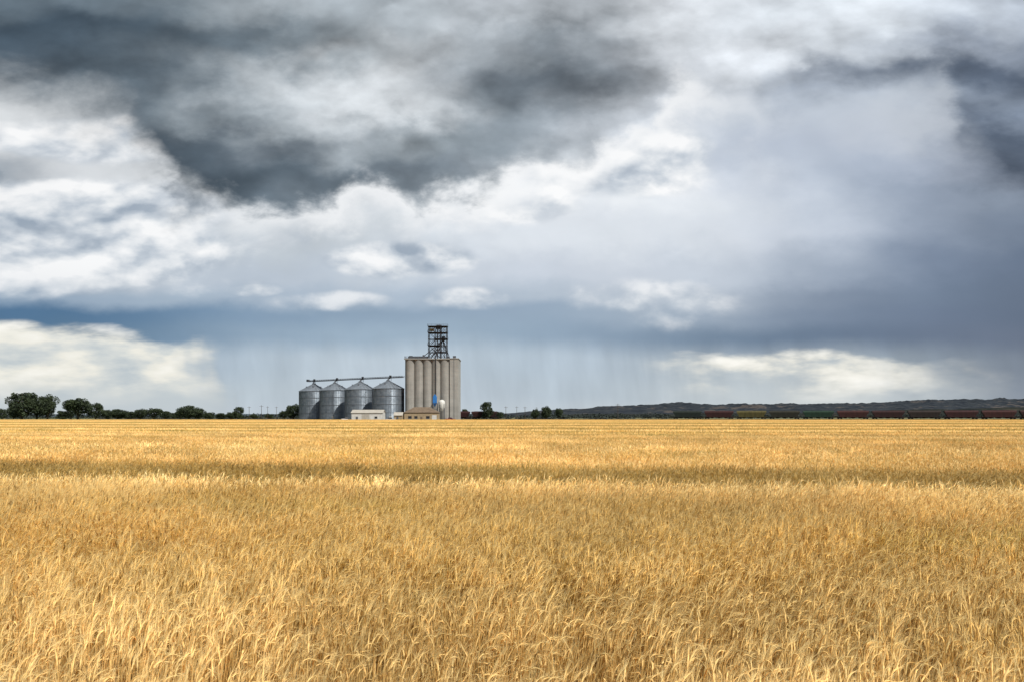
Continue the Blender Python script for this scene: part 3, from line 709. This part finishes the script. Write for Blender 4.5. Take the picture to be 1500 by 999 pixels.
# ------------------------------------------------------------------ steel bins + catwalk
BINS = [(-68.4, 440), (-86.6, 455), (-104.5, 470), (-120.6, 485)]
def bins():
    R0, He, Ha = 8.75, 17.7, 21.9
    w = MB(); w.lathe([(R0, 0), (R0, 6), (R0, 12), (R0, He)], 64); wm = w.mesh("bin_wall", M['corrugated'], True)
    rb = MB(); k = 40
    for i in range(k):
        a = 2*math.pi*(i+0.3)/k; c, s = math.cos(a), math.sin(a)
        rb.tube(((R0+0.07)*c, (R0+0.07)*s, 0.1), ((R0+0.07)*c, (R0+0.07)*s, He-0.1), 0.07, n=4)
    for z in (4.5, 9, 13.5, 17.5): rb.lathe([(R0+0.02, z-0.09), (R0+0.16, z-0.09), (R0+0.16, z+0.09), (R0+0.02, z+0.09)], 48)
    rm = rb.mesh("stiffener", M['stiffener'])
    ro = MB(); prof = [(R0+0.3, He-0.15), (R0*0.55, He+(Ha-He)*0.49), (1.0, Ha-0.1)]
    ro.lathe(prof, 48)
    for i in range(24):
        a = 2*math.pi*i/24; c, s = math.cos(a), math.sin(a)
        ro.tube(((R0+0.3)*c, (R0+0.3)*s, He-0.05), (1.0*c, 1.0*s, Ha+0.02), 0.09, n=4)
    rom = ro.mesh("bin_roof", M['roof_zinc'])
    cp = MB(); cp.lathe([(1.05, Ha-0.25), (1.05, Ha+0.4), (0.35, Ha+0.7), (0.35, Ha+1.2)], 16); cpm = cp.mesh("roof_cap", M['grey_steel'])
    vm = MB(); vm.box(-0.35, 0.35, -0.35, 0.35, -0.5, 0.5); vmm = vm.mesh("roof_vent", M['grey_steel'])
    ld = MB()
    for off in (-0.25, 0.25): ld.tube((off, -R0-0.45, 0.5), (off, -R0-0.45, He), 0.05, n=4)
    for i in range(33): ld.tube((-0.25, -R0-0.45, 0.8+i*0.5), (0.25, -R0-0.45, 0.8+i*0.5), 0.035, n=4)
    ldm = ld.mesh("ladder", M['grey_steel'])
    dr = MB(); dr.box(-0.6, 0.6, -R0-0.25, -R0+0.1, 0.6, 2.6); drm = dr.mesh("access_door", M['white_metal'])
    for i, (x, y) in enumerate(BINS):
        T = thing("grain_bin", "round corrugated galvanised steel grain bin with conical roof", "grain bin", (x, y, 0), rot=[0.3, 0.5, 0.1, 0.7][i], group="steel grain bins beside the elevator")
        for nm, me in (("bin_wall", wm), ("stiffener", rm)): obj(nm, me, T)
        rf = obj("bin_roof", rom, T); obj("roof_cap", cpm, rf)
        for q in range(5):
            a = 2*math.pi*q/5+0.4; rr = R0*0.5; obj("roof_vent", vmm, rf, (rr*math.cos(a), rr*math.sin(a), He+(Ha-He)*0.56))
        obj("ladder", ldm, T); obj("access_door", drm, T)
    a = Vector((-125.5, 489.5, 0)); e = Vector((-59.0, 432.8+1.5, 0)); d = (e-a); L = d.length; ang = math.atan2(d.y, d.x)
    C = thing("conveyor_catwalk", "long dark steel conveyor catwalk running above the grain bins", "catwalk", (a.x, a.y, 23.6), rot=ang)
    b = MB()
    for y in (-0.8, 0.8):
        for z in (0, 0.8): b.box(0, L, y-0.06, y+0.06, z-0.06, z+0.06)
        k = int(L/2.2)
        for i in range(k):
            b.tube((L*i/k, y, 0), (L*(i+1)/k, y, 0.8), 0.04, n=4); b.tube((L*i/k, y, 0), (L*i/k, y, 0.8), 0.04, n=4)
    b.box(0, L, -0.73, 0.73, 0.04, 0.08)
    obj("truss", b.mesh("truss", M['dark_steel']), C)
    b = MB(); b.box(0.5, L-0.5, -0.3, 0.3, 0.1, 0.4); b.box(-0.6, 1.2, -0.6, 0.6, 0.2, 1.4)
    obj("conveyor", b.mesh("conveyor", M['grey_steel']), C)
    for (x, y) in BINS:
        p = (Vector((x, y, 0))-a); s = p.dot(d)/L; t = Vector((-d.y, d.x, 0)).normalized().dot(p)
        b = MB(); b.tube((s, 0, 0), (s, t, -0.7), 0.3, n=8); b.box(s-0.45, s+0.45, -0.45, 0.45, 0.4, 1.5)
        DS = obj("drop_spout", b.mesh("drop_spout", M['dark_steel']), C)
        for o in (-2.2, 2.2): b = MB(); b.tube((s+o*0.4, 0, 0), (s+o, t, -2.5), 0.09, n=4); obj("support_strut", b.mesh("support_strut", M['dark_steel']), DS)
bins()

# ------------------------------------------------------------------ buildings
def shed(name, label, cat, loc, w, dp, he, hr, wall, roof, doors, rot=0.0, hip=0.0):
    T = thing(name, label, cat, loc, rot)
    b = MB()
    if hip == 0: b.prism([(0,0),(dp,0),(dp,he),(dp/2,hr-0.05),(0,he)], 'x', 0, w)
    else: b.box(0, w, 0, dp, 0, he)
    obj("wall", b.mesh("wall", M[wall]), T)
    b = MB(); o = 0.35; t = 0.14; sl = (hr-he)/(dp/2)
    if hip == 0:
        for s in (0, 1):
            ye = -o if s == 0 else dp+o; ze = he - o*sl + 0.03
            b.add([(-o,ye,ze),(w+o,ye,ze),(w+o,dp/2,hr+0.03),(-o,dp/2,hr+0.03),(-o,ye,ze+t),(w+o,ye,ze+t),(w+o,dp/2,hr+0.03+t),(-o,dp/2,hr+0.03+t)],
                  [(0,3,2,1),(4,5,6,7),(0,1,5,4),(1,2,6,5),(2,3,7,6),(3,0,4,7)])
    else:
        b.add([(-o,-o,he+.01),(w+o,-o,he+.01),(w+o,dp+o,he+.01),(-o,dp+o,he+.01),(hip,dp/2,hr),(w-hip,dp/2,hr),(-o,-o,he+.15),(w+o,-o,he+.15),(w+o,dp+o,he+.15),(-o,dp+o,he+.15)],
              [(0,3,2,1),(0,1,7,6),(1,2,8,7),(2,3,9,8),(3,0,6,9),(6,7,5,4),(7,8,5),(8,9,4,5),(9,6,4)])
    obj("roof", b.mesh("roof", M[roof]), T)
    for kind, x0, x1, z0, z1, mt in doors:
        b = MB(); b.box(x0, x1, -0.06, 0.05, z0, z1); ob = obj(kind, b.mesh(kind, M[mt]), T)
        if kind == "window":
            b = MB(); q = 0.1; b.box(x0-q, x1+q, -0.09, -0.062, z0-q, z0)
            obj("window_sill", b.mesh("window_sill", M['white_metal']), ob)
    return T
shed("metal_shed", "white metal storage shed with low pitched roof", "shed", (-82.0, 407, 0), 15.8, 9, 4.2, 5.7, 'white_metal', 'cream_roof',
     [("door", 2.2, 3.3, 0.05, 2.3, 'grey_steel'), ("garage_door", 5.2, 9.2, 0.05, 3.5, 'cream_roof'), ("window", 11.8, 13.2, 1.3, 2.4, 'glass_dark')])
shed("scale_office", "tan office building with hipped brown roof", "building", (-55.2, 408, 0), 17.2, 10, 4.3, 7.2, 'tan_wall', 'brown_roof',
     [("door", 8.2, 9.3, 0.05, 2.3, 'brown_roof'), ("window", 2.0, 3.8, 1.2, 2.6, 'glass_dark'), ("window", 5.2, 6.8, 1.2, 2.6, 'glass_dark'), ("window", 11.2, 13.0, 1.2, 2.6, 'glass_dark'), ("garage_door", 14.2, 16.6, 0.05, 3.1, 'white_metal')], hip=4.5)
shed("lean_to_store", "small tan metal store beside the office", "shed", (-59.8, 404, 0), 4.0, 5, 3.0, 4.4, 'tan_wall', 'cream_roof', [("door", 1.2, 2.2, 0.05, 2.2, 'grey_steel')])

# ------------------------------------------------------------------ vehicles
def pickups():
    paint = {'white': mat('white_vehicle_paint', (0.65,0.65,0.65), (0.58,0.58,0.58), 1, 0.3), 'red': mat('red_vehicle_paint', (0.30,0.03,0.03), (0.25,0.025,0.025), 1, 0.3)}
    def body(pm):
        b = MB()
        b.prism([(0,0.5),(5.4,0.5),(5.4,1.02),(5.25,1.12),(3.95,1.2),(1.85,1.2),(1.85,1.0),(0.1,1.0),(0.0,0.95)], 'y', -0.92, 0.92)
        b.box(0.0,1.84,-0.92,-0.84,1.003,1.25); b.box(0.0,1.84,0.84,0.92,1.003,1.25); b.box(0.0,0.08,-0.838,0.838,1.003,1.25)
        return b.mesh("body", pm)
    cab = MB(); cab.add([(1.86,-0.88,1.203),(3.95,-0.88,1.203),(3.95,0.88,1.203),(1.86,0.88,1.203),(2.0,-0.74,1.86),(3.2,-0.74,1.86),(3.2,0.74,1.86),(2.0,0.74,1.86)], [(0,1,5,4),(1,2,6,5),(2,3,7,6),(3,0,4,7),(4,5,6,7)])
    cabm = cab.mesh("cab_glass", M['glass_dark'])
    wh = MB(); wh.tube((0,-0.13,0.4),(0,0.13,0.4),0.4,n=16); whm = wh.mesh("wheel", M['rubber'])
    for px, D, c, rot, lab in ((500, 412, 'white', 0.2, "white pickup truck parked near the steel bins"), (579, 402, 'white', 3.0, "white pickup truck parked between the two sheds"), (652, 410, 'red', 0.4, "dark red pickup truck beside the office")):
        T = thing("pickup_truck", lab, "pickup truck", ((px-750)/F*D, D, 0.004), rot)
        obj("body", body(paint[c]), T); obj("cab_glass", cabm, T)
        b = MB(); b.add([(2.0,-0.75,1.862),(3.2,-0.75,1.862),(3.2,0.75,1.862),(2.0,0.75,1.862),(2.0,-0.75,1.92),(3.2,-0.75,1.92),(3.2,0.75,1.92),(2.0,0.75,1.92)], [(0,3,2,1),(4,5,6,7),(0,1,5,4),(1,2,6,5),(2,3,7,6),(3,0,4,7)])
        obj("cab_roof", b.mesh("cab_roof", paint[c]), T)
        for x in (1.0, 4.35):
            for y in (-0.85, 0.85): obj("wheel", whm, T, (x, y, 0))
pickups()

# ------------------------------------------------------------------ railway
def railway():
    A = Vector((96.7, 480, 0)); B = Vector((276, 430, 0)); d = (B-A).normalized(); ang = math.atan2(d.y, d.x)
    s0, s1 = -420, 420
    b = MB(); b.prism([(-4.0,-0.2),(4.0,-0.2),(2.2,0.85),(-2.2,0.85)], 'x', s0, s1)
    structure(obj("railway_embankment", b.mesh("railway_embankment", M['ballast']), None, A, ang))
    b = MB()
    for y in (-0.72, 0.72): b.box(s0, s1, y-0.06, y+0.06, 0.86, 1.02)
    structure(obj("railway_track", b.mesh("railway_track", M['rail']), None, A, ang))
    Lc, Wc = 17.6, 1.55
    def bodymesh(m):
        b = MB(); top = 4.65
        prof = [(-Wc,1.35),(-Wc,3.75),(-Wc*0.86,4.25),(-0.5,top),(0.5,top),(Wc*0.86,4.25),(Wc,3.75),(Wc,1.35)]
        n = len(prof); vs = []
        for xe, xt in ((2.0, 0.45), (Lc-2.0, Lc-0.45)):
            for (y, z) in prof:
                f = min(1, max(0, (z-1.35)/1.6)); vs.append((xe+(xt-xe)*f, y, z))
        fs = [(i, (i+1) % n, n+(i+1) % n, n+i) for i in range(n)] + [tuple(range(n-1,-1,-1)), tuple(range(n, 2*n))]
        b.add(vs, fs)
        for i in range(15):
            x = 1.9+i*(Lc-3.8)/14
            for y in (-Wc-0.07, Wc+0.001): b.box(x-0.07, x+0.07, y, y+0.07, 1.9 if 2 < i < 12 else 2.3, 3.72)
        b.box(-0.4, Lc+0.4, -0.2, 0.2, 0.95, 1.3)
        for y in (-Wc-0.02, Wc-0.16): b.box(0.05, Lc-0.05, y, y+0.18, 1.12, 1.345)
        for x in (0.0, Lc-0.25): b.box(x, x+0.25, -1.4, 1.4, 1.0, 1.349)
        return b.mesh("hopper_body", m)
    def hopm(m):
        hb = MB(); hb.add([(-1.75,-Wc*.95,1.34),(1.75,-Wc*.95,1.34),(1.75,Wc*.95,1.34),(-1.75,Wc*.95,1.34),(-0.45,-0.6,0.35),(0.45,-0.6,0.35),(0.45,0.6,0.35),(-0.45,0.6,0.35)], [(0,1,5,4),(1,2,6,5),(2,3,7,6),(3,0,4,7),(4,5,6,7)])
        return hb.mesh("discharge_hopper", m)
    bg = MB()
    for y in (-0.98, 0.98):
        bg.prism([(-1.3,0.45),(-0.9,0.75),(0.9,0.75),(1.3,0.45),(0.9,0.35),(0.4,0.25),(-0.4,0.25),(-0.9,0.35)], 'y', y-0.08, y+0.08)
    bg.box(-0.25, 0.25, -1.0, 1.0, 0.5, 0.93); bgm = bg.mesh("bogie", M['rubber'])
    wh = MB()
    for y in (-0.72, 0.72): wh.tube((0, y-0.07, 0.46), (0, y+0.07, 0.46), 0.46, n=16)
    wh.tube((0,-0.75,0.46),(0,0.75,0.46),0.09,n=8); whm = wh.mesh("wheelset", M['rail'])
    ld = MB()
    for q in (0, 0.4): ld.box(q, q+0.05, -1.5, -1.44, 1.4, 4.2)
    for i in range(7): ld.box(0.045, 0.405, -1.49, -1.45, 1.6+i*0.38, 1.65+i*0.38)
    ldm = ld.mesh("end_ladder", M['dark_steel'])
    hat = MB(); hat.box(2, Lc-2, -0.35, 0.35, 4.66, 4.78)
    cols = {"dark green": (0.012,0.020,0.016), "maroon": (0.044,0.010,0.010), "olive yellow": (0.10,0.082,0.022), "dark olive": (0.024,0.022,0.013), "green": (0.012,0.040,0.022), "rust red": (0.054,0.013,0.011), "dark red": (0.034,0.008,0.008), "brown": (0.028,0.016,0.013)}  # car paints darkened, the cloud shadow over the train put into the colours
    mats = {}; bodies = {}
    for c, v in cols.items():
        mats[c] = mat(c.replace(' ', '_')+'_railcar_paint', v, tuple(q*0.6 for q in v), 0.7, 0.85, stretch=(1,1,0.25))
    order = [(8.4, "dark green"), (26.8, "maroon"), (45.2, "olive yellow"), (63.6, "dark olive"), (82.0, "green"), (100.4, "rust red"), (118.8, "dark red"), (137.2, "brown"), (155.6, "maroon"), (174.0, "rust red"), (192.4, "dark red")]
    lst = [(s-8.5, c) for s, c in order] + [(-146.0, "maroon"), (-127.6, "dark red")]
    for s, c in lst:
        if c not in bodies: bodies[c] = (bodymesh(mats[c]), hopm(mats[c]), hat.mesh("roof_hatch", mats[c]))
        p = A + d*s + Vector((0,0,1.02))
        T = thing("hopper_railcar", c+" covered grain hopper railcar standing on the railway track", "railcar", p, ang, group="grain train of covered hopper cars")
        obj("hopper_body", bodies[c][0], T); obj("roof_hatch", bodies[c][2], T)
        for x in (4.9, 8.8, 12.7): obj("discharge_hopper", bodies[c][1], T, (x, 0, 0))
        for x in (0.35, Lc-0.8): obj("end_ladder", ldm, T, (x, 0, 0))
        for x in (2.0, Lc-2.0):
            g_ = obj("bogie", bgm, T, (x, 0, 0))
            for q in (-0.88, 0.88): obj("wheelset", whm, g_, (q, 0, 0))
railway()

# ------------------------------------------------------------------ utility poles
def poles():
    b = MB(); b.tube((0,0,0),(0,0,9.5),0.16,0.11,n=8); pm = b.mesh("pole_shaft", M['wood'])
    b = MB(); b.box(-1.2,1.2,-0.18,-0.06,8.7,8.84); cm = b.mesh("crossarm", M['wood'])
    b = MB(); b.tube((0,-0.12,0),(0,-0.12,0.22),0.06,n=6); im = b.mesh("insulator", M['white_metal'])
    for px, D, h in ((365,560,1.0),(383,500,1.0),(392,620,1.1),(405,640,1.1),(741,520,0.95),(757,560,1.0),(769,500,0.9),(786,600,1.0),(905,470,1.05)):
        T = thing("utility_pole", "wooden utility pole with a crossarm beside the field", "utility pole", ((px-750)/F*D, D, 0), rng.uniform(-0.5,0.5), group="utility poles along the rail line", scale=(1,1,h))
        obj("pole_shaft", pm, T); ca = obj("crossarm", cm, T)
        for x in (-1.1,-0.4,0.4,1.1): obj("insulator", im, ca, (x, 0, 8.843))
poles()

# ------------------------------------------------------------------ trees
def trees():
    def leaves(R, blobs, n, size):
        b = MB()
        wts = [r[0]*r[1] for c, r in blobs]
        for i in range(n):
            c, r = R.choices(blobs, wts)[0]
            while True:
                q = Vector((R.uniform(-1,1), R.uniform(-1,1), R.uniform(-1,1)))
                if 0.1 < q.length < 1: break
            q = q.normalized()*(0.45+0.6*R.random()**0.7)
            p = Vector(c) + Vector((q.x*r[0], q.y*r[1], q.z*r[2]))
            s = size*R.uniform(0.6, 1.4); a = Vector((R.uniform(-1,1), R.uniform(-1,1), R.uniform(-1,1))).normalized(); u = a.orthogonal().normalized(); v = a.cross(u)
            b.add([p-u*s, p-v*s*0.6, p+u*s, p+v*s*0.6], [(0,1,2,3)])
        return b
    variants = []
    for k in range(6):
        R = random.Random(100+k); tr = MB()
        th = R.uniform(1.2, 1.8); tr.tube((0,0,-0.1), (0.1,0,th), 0.42, 0.30, n=8, cap=False)
        blobs = []
        nl = R.randint(7, 9)
        for i in range(nl):
            a = 2*math.pi*i/nl + R.uniform(-0.3,0.3); ln = R.uniform(1.8, 3.5); zz = R.uniform(2.8, 7.0)
            mid = Vector((math.cos(a)*ln*0.5, math.sin(a)*ln*0.5, th+(zz-th)*0.55)); tip = Vector((math.cos(a)*ln, math.sin(a)*ln, zz))
            tr.tube((0.1,0,th-0.1), mid, 0.2, 0.13, n=6, cap=False); tr.tube(mid, tip, 0.13, 0.05, n=5, cap=False)
            for q in range(2):
                t2 = tip+Vector((R.uniform(-1,1), R.uniform(-1,1), R.uniform(0.3,1.3))); tr.tube(mid, t2, 0.08, 0.03, n=4, cap=False)
            rr = R.uniform(1.2, 1.8); blobs.append((tip, (rr, rr, rr*0.85)))
        tr.tube((0.1,0,th-0.1), (R.uniform(-.5,.5), R.uniform(-.5,.5), 8.0), 0.24, 0.05, n=6, cap=False)
        for q in range(18):
            a = R.uniform(0, 6.28); el = R.uniform(-1.0, 1.3); k2 = R.uniform(0.75, 1.05)
            p = Vector((math.cos(a)*math.cos(el)*3.2*k2, math.sin(a)*math.cos(el)*3.2*k2, 4.7+math.sin(el)*3.4*k2)); rr = R.uniform(0.8, 1.6)
            blobs.append((p, (rr, rr, rr*0.85)))
        blobs.append((Vector((0,0,4.6)), (3.0,3.0,3.4)))
        cb = leaves(R, blobs, 5600, 0.23)
        variants.append((tr.mesh("trunk", M['bark']), cb.mesh("crown", M['leaf'])))
    L = [(32,44,571,430,"broad dark green tree standing at the field edge"),(54,36,575,436,None),(70,30,577,440,None),(114,42,580,450,None),(140,26,587,455,None),(104,20,589,470,None),(92,16,600,470,None),(172,30,597,520,None),(206,24,598,530,None),(226,26,596,520,None),
         (188,24,601,540,None),(242,18,601,540,None),(256,14,603,600,None),(277,32,591,480,"bushy green tree beside open ground"),(290,24,596,485,None),(264,16,600,500,None),(306,18,602,510,None),(324,16,604,560,None),(349,17,594,480,None),(338,16,602,520,None),(430,24,591,500,None),(416,16,600,520,None),
         (4,12,596,460,None),(157,18,599,470,None),(713,19,586,505,"tall narrow green tree near the railcars"),(784,14,597,540,None),(800,18,594,530,None),(819,13,596,545,None),(731,14,601,560,None),(680,12,598,545,None),(20,22,586,445,None),(372,14,605,640,None),(394,14,605,640,None)]
    for i, (px, w, ty, D, lab) in enumerate(L):
        H = (610-ty)/F*D + CAMZ; W = w/F*D; x = (px-750)/F*D
        T = thing("tree", lab or ("low rounded green tree on the grassy field margin" if H < 9.5 else "leafy green tree on the grassy field margin"), "tree", (x, D, 0), rng.uniform(0, 6.28), group="trees along the field margin", scale=(W/8.4, W/8.4, H/9.0))
        t, c = variants[i % 6]; obj("trunk", t, T); obj("crown", c, T)
    R = random.Random(5); blobs = []
    for q in range(330):
        if q < 170: px = R.uniform(-60, 990); D = R.uniform(850, 1300); h = R.uniform(2.5, 6)
        else: px = R.uniform(800, 1560); D = R.uniform(1000, 1900); h = R.uniform(3, 8)
        blobs.append((Vector(((px-750)/F*D, D, h*0.5)), (R.uniform(6,18), 5, h*0.6)))
    b = leaves(R, blobs, 36000, 1.0)
    o = obj("far_tree_belt", b.mesh("far_tree_belt", M['leaf_far'])); o["kind"] = "stuff"; o["label"] = "low far-off belt of dark trees along the horizon"; o["category"] = "trees"
    b = MB()
    for i in range(11000):
        x = R.uniform(-300, 330); y = R.uniform(396.5, 406 if x > -135 and x < -15 else 425); h = R.uniform(0.45, 1.25 if x < -135 else 0.95); w = R.uniform(0.1, 0.3); l = R.uniform(-.2,.2)
        b.add([(x-w,y,0),(x+w,y,0),(x+l+w*0.3,y,h),(x+l-w*0.3,y,h)], [(0,1,2,3)])
    o = obj("verge_grass", b.mesh("verge_grass", mat('verge_grass', (0.10,0.125,0.045), (0.05,0.07,0.025), 0.05, 0.9))); o["kind"] = "stuff"; o["label"] = "green rough grass along the far edge of the crop"; o["category"] = "grass"
trees()
print("done")
